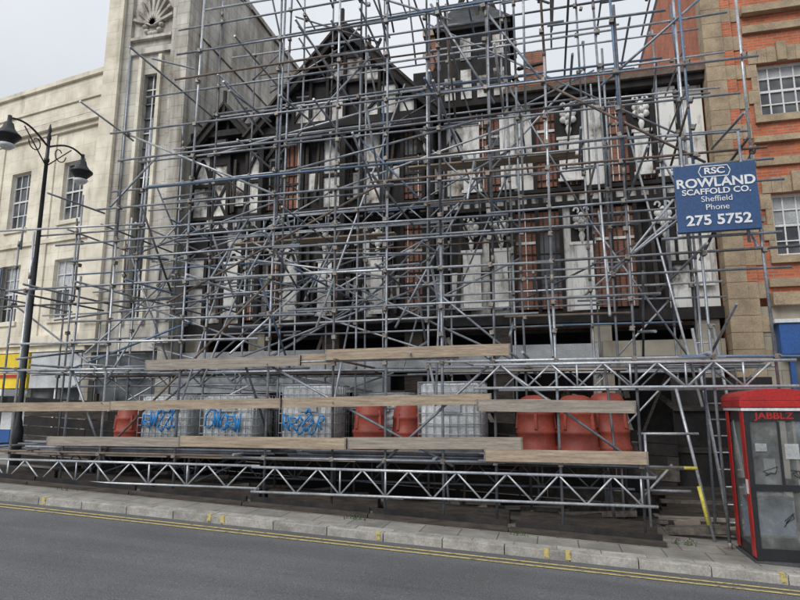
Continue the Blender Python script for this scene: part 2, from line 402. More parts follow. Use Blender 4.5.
tm.box(-10.74,-8.5,FY-.3,FY+.3,8.303,8.5,'dark')
# carved console brackets: scroll, rosette and drop
def boss(x,z,s=.24,y=FY-.14):
    tm.box(x-s*1.15,x+s*1.15,y+.06,y+.12,z-s*2.2,z+s*1.9,'dark')
    for i in range(6):
        a=i*math.pi/3+.5; w.lathe((x+math.cos(a)*s*.62,y,z+math.sin(a)*s*.75),[(.01,-s*.42),(s*.3,-s*.25),(s*.38,0),(s*.3,.25*s),(.01,s*.42)],'plaster2',8)
    w.lathe((x,y-.04,z),[(.01,-s*.4),(s*.33,-.2*s),(s*.36,.1*s),(.01,s*.4)],'plaster2',8)
    w.lathe((x,y,z-s*1.7),[(.01,-s*.8),(s*.22,-s*.3),(s*.34,.2*s),(s*.2,.6*s)],'plaster2',8)
    for sg_ in(-1,1):
        prev=None
        for k in range(9):
            t=k/8; a=t*4.4; rr=s*.55*(1-t*.6); p=(x+sg_*(s*.45+rr*math.cos(a)*.6),y,z+s*1.3+rr*math.sin(a)*.8)
            if prev: w.beam(prev,p,s*.2,.06,'plaster2')
            prev=p
for X,Z in ((-1.95,4.72),(-1.15,4.72),(.95,4.75),(-4.6,4.7),(-8.2,4.7),(2.95,4.75),(-6.2,4.7),(-3.2,7.7),(.75,7.75),(2.6,7.7)): boss(X,Z)
for X,z0,z1,ww in ((.95,2.5,4.15,.56),(-1.95,2.6,4.1,.48),(-1.15,2.6,4.1,.44),(.75,6.0,7.1,.55),(-1.9,5.9,7.8,.46),(3.2,5.9,8.2,.45),(3.75,3,5.0,.4),(-9.2,2.7,4.2,.42),(2.6,6.0,7.1,.4),(-4.6,2.6,4.1,.42),(-6.2,2.6,4.1,.42),(-.9,5.9,8.,.4),(-8.2,2.6,4.1,.4)):
    w.box(X-ww/2,X+ww/2,FY-.12,FY-.073,z0,z1,'plaster2')
    w.box(X-ww/2-.05,X+ww/2+.05,FY-.15,FY-.07,z1,z1+.08,'plaster2'); w.box(X-ww/2-.05,X+ww/2+.05,FY-.15,FY-.07,z0-.08,z0,'plaster2')
def gable(cx,half,z0,za,y,white=.5):
    sl=(za-z0)/half
    tm.face([(cx-half,y+.1,z0),(cx+half,y+.1,z0),(cx,y+.1,za)],'dark')
    nst=int(half*2/.5)
    for i in range(nst):
        x0=cx-half+half*2*i/nst; x1=x0+half*2/nst
        h0=max(0,(half-abs(x0-cx))*sl); h1=max(0,(half-abs(x1-cx))*sl)
        hmin=min(h0,h1)
        if hmin>.25:
            zz=z0+.1
            while zz<z0+hmin-.15:
                ze=min(zz+U(.5,.8),z0+hmin-.08)
                if R()<white: w.box(x0+.05,x1-.05,y+.03,y+.06,zz,ze-.09,'plaster')
                if R()<.35: tm.beam((x0,y,zz),(x1,y,ze),.07,.06,'dark')
                tm.box(x0,x1,y-.03,y+.05,ze-.09,ze,'dark'); zz=ze
        tm.box(x0-.045,x0+.045,y-.05,y+.08,z0,z0+h0,'dark')
    for s in(-1,1):
        tm.beam((cx+s*(half+.35),y-.25,z0-.35*sl),(cx,y-.25,za),.28,.12,'dark')
        tm.beam((cx+s*(half+.4),y-.32,z0-.3*sl),(cx,y-.32,za+.15),.07,.1,'darkwood')
        a=(cx+s*(half+.45),y-.35,z0-.45*sl+.12);b=(cx,y-.35,za+.12)
        tm.face([a,b,(b[0],22,b[2]),(a[0],22,a[2])],'slate')
        tm.face([(a[0],a[1],a[2]-.1),(b[0],b[1],b[2]-.1),(b[0],22,b[2]-.1),(a[0],22,a[2]-.1)],'darkwood')
        for k in range(11):
            t=U(.05,.95); px=cx+s*(half+.3)*(1-t); pz=z0-.3*sl+(za-z0+.3*sl)*t
            tm.beam((px,y-.2,pz-.2),(px+U(-.25,.25),y+U(0,1.5),pz+U(.3,.8)),.07,.07,'dark')
    tm.box(cx-half,cx+half,y-.12,y+.08,z0-.22,z0,'dark')
    tm.beam((cx,y-.3,za-.3),(cx,y-.3,za+.55),.09,.09,'dark')
gable(-5.6,2.7,8.3,11.2,FY-.35)
gable(-9.55,1.05,8.0,9.2,FY-.1)
for zz in (8.0,5.5,2.3): tm.box(-8.2,-3.0,FY-.45,FY-.17,zz-.09,zz+.09,'dark')
for X in (-8.2,-5.6,-3.0):
    tm.box(X-.07,X+.07,FY-.42,FY-.18,2.4,7.9,'dark')
    tm.beam((X,FY-.3,7.2),(X+.6*(1 if X<-5.6 else -1),FY-.3,7.95),.1,.1,'dark')
hw=.95;cx=-1.75;z0=8.3;z1=10.6
tm.box(cx-hw,cx+hw,FY-.35,FY+1.4,z0,z1,'dark')
for i in range(4):
    X=cx-hw+.12+i*.46; w.box(X,X+.3,FY-.39,FY-.353,z0+.2,z1-1.2-U(0,.3),'plaster')
    if i%2: w.box(X,X+.3,FY-.39,FY-.353,z1-.9,z1-.25,'plaster')
tm.box(cx-hw-.12,cx+hw+.12,FY-.5,FY+1.5,z1,z1+.14,'dark')
c4=[(cx-hw-.2,FY-.55,z1+.14),(cx+hw+.2,FY-.55,z1+.14),(cx+hw+.2,FY+1.6,z1+.14),(cx-hw-.2,FY+1.6,z1+.14)]
top4=[(cx-.5,FY+.2,z1+1.3),(cx+.45,FY+.2,z1+1.1),(cx+.35,FY+.9,z1+1.5),(cx-.4,FY+.9,z1+1.7)]
for i in range(4): tm.face([c4[i],c4[(i+1)%4],top4[(i+1)%4],top4[i]],'slate')
for i in range(22):
    a=U(0,6.28); tm.beam((cx+math.cos(a)*1.0,FY+.5+math.sin(a)*.9,z1+.1),(cx+math.cos(a)*U(0,.6),FY+.5+math.sin(a)*.2,z1+U(1.0,2.3)),.08,.08,'dark')
tm.box(cx-1.9,cx-.96,FY+.3,FY+2,8.3,9.9,'dark')
for i in range(18):
    X=U(-3.9,.4); Z=U(8.5,9.8); tm.beam((X,FY+U(0,1.5),Z),(X+U(-1,1),FY+U(0,2),Z+U(.5,1.5)),.08,.08,'dark')
bk.box(-3.6,-2.75,18,18.8,8.3,12.2,'oldbrick'); bk.box(-3.68,-2.67,17.92,18.88,12.2,12.4,'stone')
bk.box(-.4,.3,19,19.6,8.3,11.8,'oldbrick')
for i in range(24):
    X=-10.6+i*.64
    if R()<.85:
        tm.beam((X,FY+.0,8.5),(X,FY+3.2*U(.6,1),8.5+1.9*U(.6,1)),.07,.12,'dark')
tm.face([(-.9,FY-.35,8.58),(4.15,FY-.35,8.58),(4.15,20,10.3),(-.9,20,10.3)],'slate')
bk.box(-.9,4.15,FY-.40,FY-.34,8.66,8.78,'brick')
w.build('plaster_panels',tb); tm.build('charred_timbers',tb); bk.build('brick_infill',tb)
g=MB()
g.box(-10.74,4.16,17.6,17.7,-2.2,2.0,'dark')
for X in (-10.4,-8.3,-6.0,-3.6,-1.2,1.3,3.8): g.box(X-.25,X+.25,FY-.05,FY+.4,gz(X),2.09,'darkwood' if R()<.3 else 'facadegnd')
g.box(-10.7,1.2,FY-.2,FY-.06,.9,1.55,'sheet'); g.box(1.3,4.1,FY-.2,FY-.06,.9,1.6,'facadegnd'); g.box(-10.7,-4.2,FY-.7,FY-.21,.35,.8,'sheet')
for i in range(40):
    X=U(-10.5,3.8); g.beam((X,FY+U(.1,1.2),U(-1.5,.5)),(X+U(-1.5,1.5),FY+U(.1,1.2),U(0,2)),U(.05,.15),.06,random.choice(['dark','darkwood','board2']))
g.build('ground_floor',tb)

# ------------------------------------------------------------------ scaffolding
sc=empty('scaffolding')
st=MB(); cp=MB(); bd=MB()
r0=.0242
def pick():
    a=R()
    return 'steel' if a<.56 else 'steel2' if a<.80 else 'dsteel' if a<.92 else 'blue' if a<.97 else 'rust'
def interp(x,tab):
    if x<=tab[0][0]: return tab[0][1]
    for (a,b),(c,d) in zip(tab,tab[1:]):
        if x<=c: return b+(d-b)*(x-a)/(c-a)
    return tab[-1][1]
HT=[(-13.2,3.2),(-12.5,3.6),(-10.9,5.0),(-9.6,6.8),(-8.2,9.2),(-6.5,12),(-1,12.6),(.8,10.5),(2,9.6),(4.6,9.2)]
def xleft(z): return interp(z,[(0,-13.4),(3.4,-13.2),(4.8,-10.9),(6.8,-9.6),(9.2,-8.2),(12,-6.3),(13,-5)])
def xright(z,Y):
    if z<.3: return 1.5 if Y<12.5 else 2.0
    return interp(z,[(0,3.7),(7,3.9),(9.2,4.3),(9.6,2.4),(11,.8),(12.8,-.8)])
def coup(x,y,z):
    s=.038; T=Matrix.Translation((x,y,z))@Matrix.Rotation(U(-.3,.3),4,'Y')
    cp.box(-s,s,-s*1.2,s*1.2,-s,s,'coupler',0,T)
    if R()<.5: cp.tube((x+.03,y-.03,z),(x+.03,y-.11,z+.01),.011,'coupler',5)
planes=[10.6,12.0,13.5,15.1]
front=[-11.1,-9.78,-8.87,-7.15,-5.25,-3.91,-2.92,-1.87,-.97,.1,1.35,2.55,3.45]
ups={}
for p,Y in enumerate(planes):
    xs=front if p==0 else [ -12.9+1.75*i+U(-.25,.25) for i in range(10)]
    ups[Y]=xs
    for x in xs:
        h=interp(x,HT)*(.84 if p==0 else 1)+U(-.9,1.2)
        if p==0 and x<-9: h=U(2.2,3.6)
        z0=gz(x) if x<1.5 or p>0 else .2
        if p==0 and abs(x-2.55)<.1: z0=gz(x)
        z=z0; lx=x; k=pick()
        while z<h:
            L=U(4.0,6.4) ; e=min(z+L,h)
            nx=lx+U(-.06,.06)
            st.tube((lx,Y+U(-.01,.01),z),(nx,Y,e),r0,k); 
            if e<h: cp.tube((nx,Y,e-.07),(nx,Y,e+.07),.033,'coupler',8)
            lx=nx; z=e; k=pick()
        if z0<-.5:
            cp.box(x-.075,x+.075,Y-.075,Y+.075,z0+.002,z0+.012,'coupler'); cp.tube((x,Y,z0),(x,Y,z0+.1),.034,'coupler',8)
        if R()<.28 and h>3:
            a=U(.5,4); st.tube((x+.06,Y,a),(x+.06+U(-.05,.05),Y,min(h+.6,a+U(3,6))),r0,pick())
def ledger(Y,z,x0,x1,k=None,gap=0):
    x=x0
    while x<x1-.3:
        L=U(3.0,6.4); e=min(x+L,x1); dz=U(-.06,.06)
        if R()>gap: st.tube((x-U(.05,.45),Y,z+dz),(e+U(.05,.5),Y,z+dz+U(-.06,.06)),r0,k or pick())
        x=e; 
for p,Y in enumerate(planes):
    z=-.95
    while z<12.8:
        yy=Y-.05
        hi=12.6*(.88 if p==0 else 1)
        if z<hi:
            a=xleft(z)+U(-.3,.9)+(1.2 if p==0 else 0); b=xright(z,Y)+U(-.5,.3)
            if p==0 and z>3.4: a=max(a,-9.2)
            if p==0 and z<.5: b=1.6
            ledger(yy,z,a,b,None,0 if p<3 else .15)
            for x in ups[Y]:
                if a<x<b and z<interp(x,HT)*(.84 if p==0 else 1): coup(x,yy-.01+.03,z)
            for gdz in ((.95,) if p in(1,2) else (1.0,) if p==3 else (.5,1.0)):
                if R()<.8 and z>-1.2:
                    a2=a+U(0,2.5); b2=b-U(0,2.5)
                    ledger(yy,z+gdz+U(-.1,.1),a2,b2,None,.22)
                    for x in ups[Y]:
                        if a2<x<b2: coup(x,yy-.01+.03,z+gdz)
        z+=1.72
for z in [ -.95+1.72*i for i in range(8)]:
    x=xleft(z)+.5
    while x<xright(z,12):
        y0,y1=random.choice([(10.4,15.2),(10.4,13.7),(11.8,15.2),(13.3,15.3)])
        if x<-9.2 and z>3: y0=11.8
        if R()<.8: st.tube((x,y0-U(0,.3),z+.06),(x+U(-.05,.05),y1,z+.06),r0,pick())
        if x>1.5 and z<0: break
        x+=U(.8,1.6)
for p,Y in enumerate(planes):
    xs=ups[Y]
    for i in range(len(xs)-1):
        for j in range(7):
            z=-.95+1.72*j
            if xs[i]>1.2 and z<.7: continue
            if R()<.25:
                span=random.choice([1,1,2,2,3]); i2=min(i+span,len(xs)-1)
                za,zb=(z,z+1.72*random.choice([1,1,1,2,.5])) 
                if R()<.5: za,zb=zb,za
                if max(za,zb)<interp(xs[i],HT)+.4 and max(za,zb)<interp(xs[i2],HT)+.4 and (p>0 or (xs[i]>-9.3 or max(za,zb)<3)):
                    yy=Y+.055
                    a=Vector((xs[i],yy,za));b=Vector((xs[i2],yy,zb)); d=(b-a).normalized()*U(.1,.35)
                    st.tube(a-d,b+d,r0,pick()); coup(a.x,yy,a.z); coup(b.x,yy,b.z)
for i in range(50):
    x=U(-11.5,3.6); j=random.randint(0,6); z=-.9+1.72*j
    if z>interp(x,HT)-1.5 or (x>1.3 and z<.7): continue
    q=random.randint(0,2); ya,yb=planes[q],planes[q+1]
    if R()<.5: ya,yb=yb,ya
    st.tube((x,ya,z),(x+U(-.1,.1),yb,z+1.72),r0,pick())
for i in range(12):
    x=U(-10.5,3); zt=U(3,min(9,interp(x,HT)-.5)); dx=U(-2.2,2.2)
    st.tube((x+dx,10.5+U(0,1),U(-.5,1.5) ),(x,15.2,zt),r0,pick())
for i in range(22):
    x=U(-12.8,-2); z=U(.5,5); L=U(3.5,6); a=math.radians(U(-30,30)); Y=random.choice(planes)+.11
    if z+math.sin(a)*L<interp(x,HT)+.8: st.tube((x,Y,z),(x+math.cos(a)*L,Y,z+math.sin(a)*L),r0,pick())
for i in range(40):
    x=U(-11.5,3.6); z=-.95+1.72*random.randint(1,6); 
    if z<interp(x,HT): st.tube((x,10.25+U(0,.5),z+U(0,1)),(x+U(-.06,.06),12.3,z+U(0,1)),r0,pick())
for i in range(18):
    x=U(-11,1.2); y=random.choice([11.3,12.0,12.4]); st.tube((x,y,gz(x)),(x+U(-.1,.1),y,-.98),r0,pick())
    if i%3==0: st.tube((x,y,gz(x)+.1),(x+U(.8,1.4),y+.06,-1.05),r0,pick())
for Y in (11.3,12.0,12.4): st.tube((-11.3,Y,-1.04),(1.5,Y,-1.04),r0,'steel')
st.build('tubes',sc); cp.build('couplers',sc)
def lattice(b,x0,x1,y,z0,z1,k='steel2',pitch=.42):
    b.tube((x0,y,z0),(x1,y,z0),r0,k); b.tube((x0,y,z1),(x1,y,z1),r0,k)
    x=x0+.05;up=True
    while x+pitch<x1:
        b.tube((x,y,z0 if up else z1),(x+pitch,y,z1 if up else z0),.017,k,6); up=not up; x+=pitch
        if up and R()<.5: b.tube((x,y,z0),(x,y,z1),.017,k,6)
tr=MB()
lattice(tr,-11.9,-5.3,10.52,-1.50,-1.1); lattice(tr,-5.45,1.55,10.5,-1.56,-1.12)
lattice(tr,-11.2,1.4,12.05,-1.5,-1.08,'steel')
lattice(tr,-1.3,3.7,10.52,.30,.70); lattice(tr,-1.0,3.9,12.05,.30,.70); lattice(tr,-11,-5,12.05,.45,.80,'steel')
lattice(tr,-9.5,-2,13.45,4.3,4.7,'steel')
tr.build('lattice_beams',sc)
def brd(x0,x1,y,z,h=.225,k='board',dz=0,t=.038):
    a=bd; sl=dz/(x1-x0); a.box(x0,x1,y,y+t,z,z+h,k,sl)
    for xx in (x0,x1-.03): a.box(xx,xx+.03,y-.002,y+t+.002,z-.002+sl*(xx-x0),z+h+.002+sl*(xx-x0),'coupler',sl)
brd(-7.9,-4.55,10.50,.70,.2,'board2',.04); brd(-4.05,-.65,10.49,.83,.2,'board',.03); brd(-4.6,-3.9,10.54,.76,.2,'board')
brd(-11.6,-8.6,10.50,-.12,.18,'board',.02); brd(-8.62,-4.9,10.46,-.09,.18,'board',.05); brd(-5.0,-1.0,10.50,-.04,.18,'board',.07); brd(-1.25,1.32,10.46,-.09,.2,'board2',-.03)
brd(-10.1,-6.9,10.50,-.80,.18,'board2',.02); brd(-7.0,-3.6,10.46,-.77,.2,'board',0); brd(-3.7,-.5,10.50,-.76,.2,'board2',.04); brd(-1.15,1.45,10.46,-.92,.2,'board',0)
for i in range(8):
    for x0,x1 in ((-11.2,-7.4),(-7.38,-3.5),(-3.48,1.4)):
        y=10.68+i*.24; zz=-1.0 if i<2 else -.87
        bd.box(x0+U(-.1,.1),x1,y,y+.225,zz,zz+.036,random.choice(['board','board2','darkwood']))
        if i in (5,6) : bd.box(x0+U(.5,1.5),x1,y,y+.225,.66,.698,random.choice(['board2','darkwood']))
x=-11
while x<1.3:   # joists carrying the raised deck
    bd.box(x,x+.08,11.17,12.55,-1.0,-.872,'darkwood'); x+=.9
for i in range(4):
    bd.box(1.45,3.6,10.9+i*.24,11.125+i*.24,.74,.778,'board2')
for z,xa,xb in ((4.3,-8,-4),(6.0,-3,1.)):
    for i in range(2): bd.box(xa+U(-.4,.4),xb+U(-.4,.4),14.1+i*.24,14.325+i*.24,z-.02,z+.018,random.choice(['board','board2']))
bd.build('boards',sc)
sl_=MB()
x=-12.6
while x<1.4:
    L=2.35; sl_.box(x,x+L,10.26,10.40,gz(x)+.003,gz(x)+.07,'darkwood',SL); sl_.box(x+U(0,.1),x+L-.02,10.47,10.53,gz(x)+.003,gz(x)+.14,'dark',SL); sl_.box(x+U(0,.2),x+L-.02,10.98,11.2,gz(x)+.003,gz(x)+.2,'darkwood',SL); x+=L+.02
sl_.build('timber_sleepers')
hd=MB()
for row in range(7):
    x=-13
    while x<2.2:
        L=U(1.8,3.0); hd.box(x,min(x+L,2.3),12.7+U(0,.03),12.75,gz(x)+.02+row*.235,gz(x)+.02+row*.235+.215,random.choice(['darkwood','darkwood','dark','dark','soil']),SL); x+=L+.01
for X in (-11,-8,-5,-2,1): hd.box(X,X+.09,12.76,12.85,gz(X),.3,'darkwood')
x=2.32
while x<4.1:      # tall dark plywood panels to the right
    hd.box(x,x+.6,13.05,13.07,gz(x)+.02,.55,random.choice(['dark','darkwood']),0); x+=.61
for z in (-1.7,-.9,-.1): hd.box(2.32,4.15,13.0,13.048,z,z+.1,'darkwood')
hd.build('hoarding')
sk=MB()
for row in range(5):
    x=1.75+U(-.15,.15)
    sk.box(x,4.0+U(-.6,.2),12.1+row*.1,12.4+row*.1,-2.16+row*.13,-2.16+row*.13+.06,random.choice(['board2','darkwood','soil']))
    sk.box(x+.1,3.9,12.2+row*.1,12.5+row*.1,-2.16+row*.13+.062,-2.16+row*.13+.125,'darkwood')
sk.build('board_stack')
rb=MB()
for i in range(60):
    x=U(-11.5,3.5); y=U(11.2,12.4); z=gz(x)+U(.04,.1); a=U(-.4,.4); L=U(.3,1.4)
    rb.beam((x,y,z),(x+L*math.cos(a),y+L*math.sin(a)*.5,z+U(0,.12)-.04*L),U(.04,.12),U(.04,.15),random.choice(['board2','darkwood','soil','coupler']))
rb.build('timber_debris')

# ------------------------------------------------------------------ things on the deck
DZ=-.834
def tank(x0,y0,tag,sx=1.19,H=1.28):
    e=empty('bulk_liquid_tank'); D=1.0; z0=DZ
    b=MB(); b.box(x0+.04,x0+sx-.04,y0+.04,y0+D-.04,z0+.15,z0+H-.03,'ibc'); o=b.build('plastic_bottle',e,.07)
    b=MB(); b.lathe((x0+sx/2,y0+D/2,z0+H-.04),[(.14,0),(.14,.05),(.12,.06)],'dsteel',16)
    for i in range(9):
        x=x0+sx*i/8; 
        for y in (y0,y0+D): b.tube((x,y,z0+.1),(x,y,z0+H),.009,'steel2',6)
    for i in range(1,7):
        y=y0+D*i/7
        for x in (x0,x0+sx): b.tube((x,y,z0+.1),(x,y,z0+H),.009,'steel2',6)
    for j in range(7):
        z=z0+.12+(H-.13)*j/6
        for y in (y0,y0+D): b.tube((x0,y-.005,z),(x0+sx,y-.005,z),.010 if 0<j<6 else .014,'steel2',6)
        for x in (x0,x0+sx): b.tube((x,y0,z),(x,y0+D,z),.010,'steel2',6)
    for y in (y0+.3,y0+.7): b.tube((x0,y,z0+H),(x0+sx,y,z0+H),.014,'steel2',6)
    b.box(x0+.4,x0+.8,y0-.022,y0-.016,z0+.72,z0+.92,'steel2')
    b.build('wire_cage',e)
    b=MB()
    for yy in (y0,y0+.44,y0+.88): b.box(x0,x0+sx,yy,yy+.12,z0,z0+.1,'dsteel')
    b.build('pallet_base',e)
    if tag:
        b=MB(); rr=random.Random(tag)
        px=x0+.12
        while px<x0+sx-.22:
            kind=rr.randint(0,3); h0=z0+rr.uniform(.30,.42); hh=rr.uniform(.26,.42); wd_=rr.uniform(.12,.22); sk_=rr.uniform(-.03,.08)
            if kind==0: P=[(0,1),(.1,0),(.5,.75),(.6,0),(1,1)]
            elif kind==1: P=[(0,0),(.05,1),(.8,.9),(.9,.6),(.1,.5),(1,0)]
            elif kind==2: P=[(1,.9),(.4,1),(0,.6),(.1,.1),(.6,0),(1,.3),(.6,.45)]
            else: P=[(.1,.8),(.5,1.1),(1,.8),(.3,.4),(.0,.1),(.6,-.1),(1.2,.2)]
            P=[(px+u*wd_+v*sk_,h0+v*hh) for u,v in P]
            for a,c in zip(P,P[1:]): b.tube((a[0],y0-.03,a[1]),(c[0],y0-.03,c[1]),.017,'graffiti',6)
            px+=wd_+rr.uniform(-.04,.03)
        b.build('graffiti_tag',e)
tank(-8.5,11.2,3,1.19,1.06); tank(-7.03,11.2,5,1.19,1.06); tank(-5.27,11.2,8,1.12,1.25); tank(-2.44,11.2,0); tank(-4.1,12.3,0,1.19,1.1)
def chute(x,y,s=1.0):
    b=MB()
    prof=[(.35,0),(.37,.02),(.37,.09),(.34,.11),(.335,.3),(.35,.32),(.35,.36),(.325,.38),(.31,.62),(.325,.64),(.325,.69),(.30,.71),(.285,.84),(.24,.93),(.15,.97),(.02,.98)]
    b.lathe((x,y,DZ+.001),[(r*s,z*s) for r,z in prof],'orange',28)
    a0=U(0,1.5)
    for a in (0,math.pi/2,math.pi,-math.pi/2): b.beam((x+.33*s*math.cos(a+a0),y+.33*s*math.sin(a+a0),DZ+.4*s),(x+.3*s*math.cos(a+a0),y+.3*s*math.sin(a+a0),DZ+.75*s),.05,.05,'orange')
    b.build('rubble_chute_section')
chute(-8.98,11.55,.85); chute(-3.48,11.55,1.0); chute(-.3,11.6,1.05); chute(.42,11.55,1.05); chute(1.0,12.0,1.1); chute(-2.85,12.0,.9)
ts=MB()
for i in range(46):
    row=i//10; y=10.70+(i%10)*.045+(row%2)*.022; z=DZ-.104+row*.047; x=-11.1+U(0,.9)
    ts.tube((x,y,z),(x+U(4.5,6),y,z),r0,random.choice(['steel','steel2','steel','dsteel']))
    if row<3: ts.tube((-4.9+U(0,.6),y,z),(-1.+U(-.6,.4),y,z),r0,random.choice(['steel','steel2','dsteel']))
ts.build('scaffold_tube_stack')

# ------------------------------------------------------------------ hire sign
sg=empty('scaffold_company_sign')
b=MB(); b.box(2.14,3.38,10.36,10.39,2.80,3.94,'signblue'); b.build('panel',sg,.006)
b=MB()
b.box(2.12,3.40,10.392,10.42,2.79,2.84,'steel'); b.box(2.12,3.40,10.392,10.42,3.9,3.95,'steel')
for x in(2.3,3.2): b.tube((x,10.45,2.6),(x,10.45,4.5),r0,'steel')
b.tube((1.9,10.5,4.0),(3.7,10.5,4.0),r0,'steel'); b.tube((1.9,10.5,2.75),(3.7,10.5,2.75),r0,'steel')
b.build('fixings',sg)
ty=10.352
text('RSC',.15,(2.76,ty,3.82),'white',sg,'logo',1.2,.004)
b=MB()
for (xa,za),(xb,zb) in (((-.2,.09),(.2,.09)),((.2,.09),(.24,0)),((.24,0),(.2,-.09)),((.2,-.09),(-.2,-.09)),((-.2,-.09),(-.24,0)),((-.24,0),(-.2,.09))):
    b.beam((2.76+xa,ty,3.815+za),(2.76+xb,ty,3.815+zb),.014,.006,'white')
b.build('logo_outline',sg)
text('ROWLAND',.215,(2.76,ty,3.62),'white',sg,'lettering_name',1.08,.006)
text('SCAFFOLD CO.',.135,(2.76,ty,3.47),'white',sg,'lettering_trade',1.12,.003)
text('Sheffield',.135,(2.76,ty,3.34),'white',sg,'lettering_town',1.05,0)
text('Phone',.135,(2.76,ty,3.20),'white',sg,'lettering_phone',1.05,0)
text('275 5752',.235,(2.76,ty,2.98),'white',sg,'lettering_number',1.1,.006)

# ------------------------------------------------------------------ street lamp
lp=empty('street_lamp'); LX,LY=-12.3,11.9; g0=gz(LX)
b=MB()
b.lathe((LX,LY,g0),[(.13,0),(.13,.9),(.10,1.0),(.09,1.1),(.062,1.2),(.058,4),(.045,7.6),(.065,7.62),(.065,7.7),(.045,7.72),(.04,8.2),(.06,8.25),(.03,8.4),(.05,8.47),(.01,8.65)],'lampblk',16)
b.build('column',lp)
b=MB(); zc=g0+8.1
for s in (-1,1):
    prev=None
    for i in range(13):
        t=i/12; y=LY+s*(.05+1.12*t); z=zc-.05+.28*math.sin(math.pi*t*.75)
        p=(LX,y,z)
        if prev: b.tube(prev,p,.026,'lampblk',8)
        prev=p
    prev=None
    for i in range(15):
        t=i/14; a=t*math.pi*1.8; rr=.24*(1-t*.65); p=(LX,LY+s*(.38+rr*math.cos(a)*.9),zc-.12-rr*math.sin(a))
        if prev: b.tube(prev,p,.014,'lampblk',6)
        prev=p
    b.tube((LX,LY,zc-.6),(LX,LY+s*.75,zc+.15),.016,'lampblk',6)
b.build('scroll_arms',lp)
for s in (-1,1):
    b=MB(); y=LY+s*1.17; zt=zc+.18
    b.lathe((LX,y,zt-.72),[(.10,0),(.21,.13),(.27,.2),(.29,.22),(.29,.25),(.20,.33),(.13,.43),(.10,.55),(.05,.60),(.045,.75)],'lampblk',20)
    b.lathe((LX,y,zt-.84),[(.02,0),(.09,.02),(.15,.07),(.19,.13)],'ibc',20)
    b.build('lantern',lp)

# ------------------------------------------------------------------ telephone box
tbx=empty('telephone_box'); X0,X1,Y0,Y1=2.70,3.60,9.85,10.75; g0=gz(2.66)-.03; H=2.12
b=MB()
for x in (X0,X1-.07):
    for y in (Y0,Y1-.07): b.box(x,x+.07,y,y+.07,g0,g0+H,'black')
for y in (Y0+.01,Y1-.06):
    for z,h in ((.06,.16),(1.0,.09),(H-.14,.14)): b.box(X0+.071,X1-.071,y,y+.05,g0+z,g0+z+h,'black')
for x in (X0+.01,X1-.06):
    for z,h in ((.06,.16),(H-.14,.14)): b.box(x,x+.05,Y0+.071,Y1-.071,g0+z,g0+z+h,'black')
b.box(X0+.43,X0+.46,Y0+.012,Y0+.055,g0+1.1,g0+H-.15,'black')
b.box(X0-.03,X1+.03,Y0-.03,Y1+.03,g0-.05,g0+.058,'brass')
b.build('frame',tbx)
b=MB()
b.box(X0+.071,X1-.071,Y0+.03,Y0+.038,g0+.22,g0+H-.14,'kglass'); b.box(X0+.071,X1-.071,Y1-.04,Y1-.032,g0+.22,g0+H-.14,'kglass')
b.box(X0+.03,X0+.038,Y0+.071,Y1-.071,g0+.22,g0+H-.14,'kglass'); b.box(X1-.04,X1-.032,Y0+.071,Y1-.071,g0+.22,g0+H-.14,'kglass')
b.build('glazing',tbx)
b=MB()
b.box(X0-.012,X0-.001,Y0+.0,Y0+.16,g0+.1,g0+H,'red'); b.box(X0-.012,X0-.001,Y1-.16,Y1,g0+.1,g0+H,'red'); b.box(X0-.016,X0-.013,Y0+.03,Y0+.13,g0+.95,g0+1.15,'white')
b.build('red_side_panel',tbx)
b=MB()
n=14
for k,(ofs,z0,z1,mt) in enumerate(((.03,H,H+.05,'white'),(.05,H+.052,H+.15,'red'))):
    b.box(X0-ofs,X1+ofs,Y0-ofs,Y1+ofs,g0+z0,g0+z1,mt)
b.build('fascia',tbx,.01)
b=MB()
cx=(X0+X1)/2; hw=.5
ring=[]
for i in range(n+1):
    a=math.pi*i/n; ring.append((cx-hw*math.cos(a)*1.0,g0+H+.152+.17*math.sin(a)**.7))
for i in range(n):
    (xa,za),(xb,zb)=ring[i],ring[i+1]
    b.face([(xa,Y0-.05,za),(xb,Y0-.05,zb),(xb,Y1+.05,zb),(xa,Y1+.05,za)],'red',True)
b.face([(x,Y0-.05,z) for x,z in ring],'red'); b.face([(x,Y1+.05,z) for x,z in ring][::-1],'red')
b.build('domed_roof',tbx)
b=MB(); b.box(X0+.2,X0+.62,Y1-.22,Y1-.06,g0+.85,g0+1.65,'dsteel'); b.box(X0+.12,X0+.75,Y1-.3,Y1-.06,g0+.8,g0+.84,'black'); b.box(X0+.25,X0+.32,Y1-.27,Y1-.22,g0+1.15,g0+1.42,'black'); b.box(X0+.4,X0+.56,Y1-.235,Y1-.222,g0+1.2,g0+1.4,'steel2')
b.box(X0+.1,X0+.8,Y1-.055,Y1-.045,g0+.25,g0+.8,'poster')
b.box(X0+.5,X0+.68,Y0+.018,Y0+.028,g0+1.45,g0+1.66,'sheet'); b.box(X0+.12,X0+.27,Y0+.018,Y0+.028,g0+1.55,g0+1.66,'sheet')
b.build('payphone',tbx)
text('JABBLZ',.13,(cx-.05,Y0+.005,g0+H-.07),'red',tbx,'fascia_graffiti',1.2,.004)
b=MB(); rr=random.Random(4)
for (ox,oz,s) in ((.18,1.2,.22),(.5,1.15,.2),(.25,.5,.3)):
    P=[(X0+ox+rr.uniform(0,s),g0+oz+rr.uniform(0,s)*.8) for _ in range(7)]
    for a,c in zip(P,P[1:]): b.tube((a[0],Y0+.024,a[1]),(c[0],Y0+.024,c[1]),.005,'black',5)
b.build('scribbled_tags',tbx)

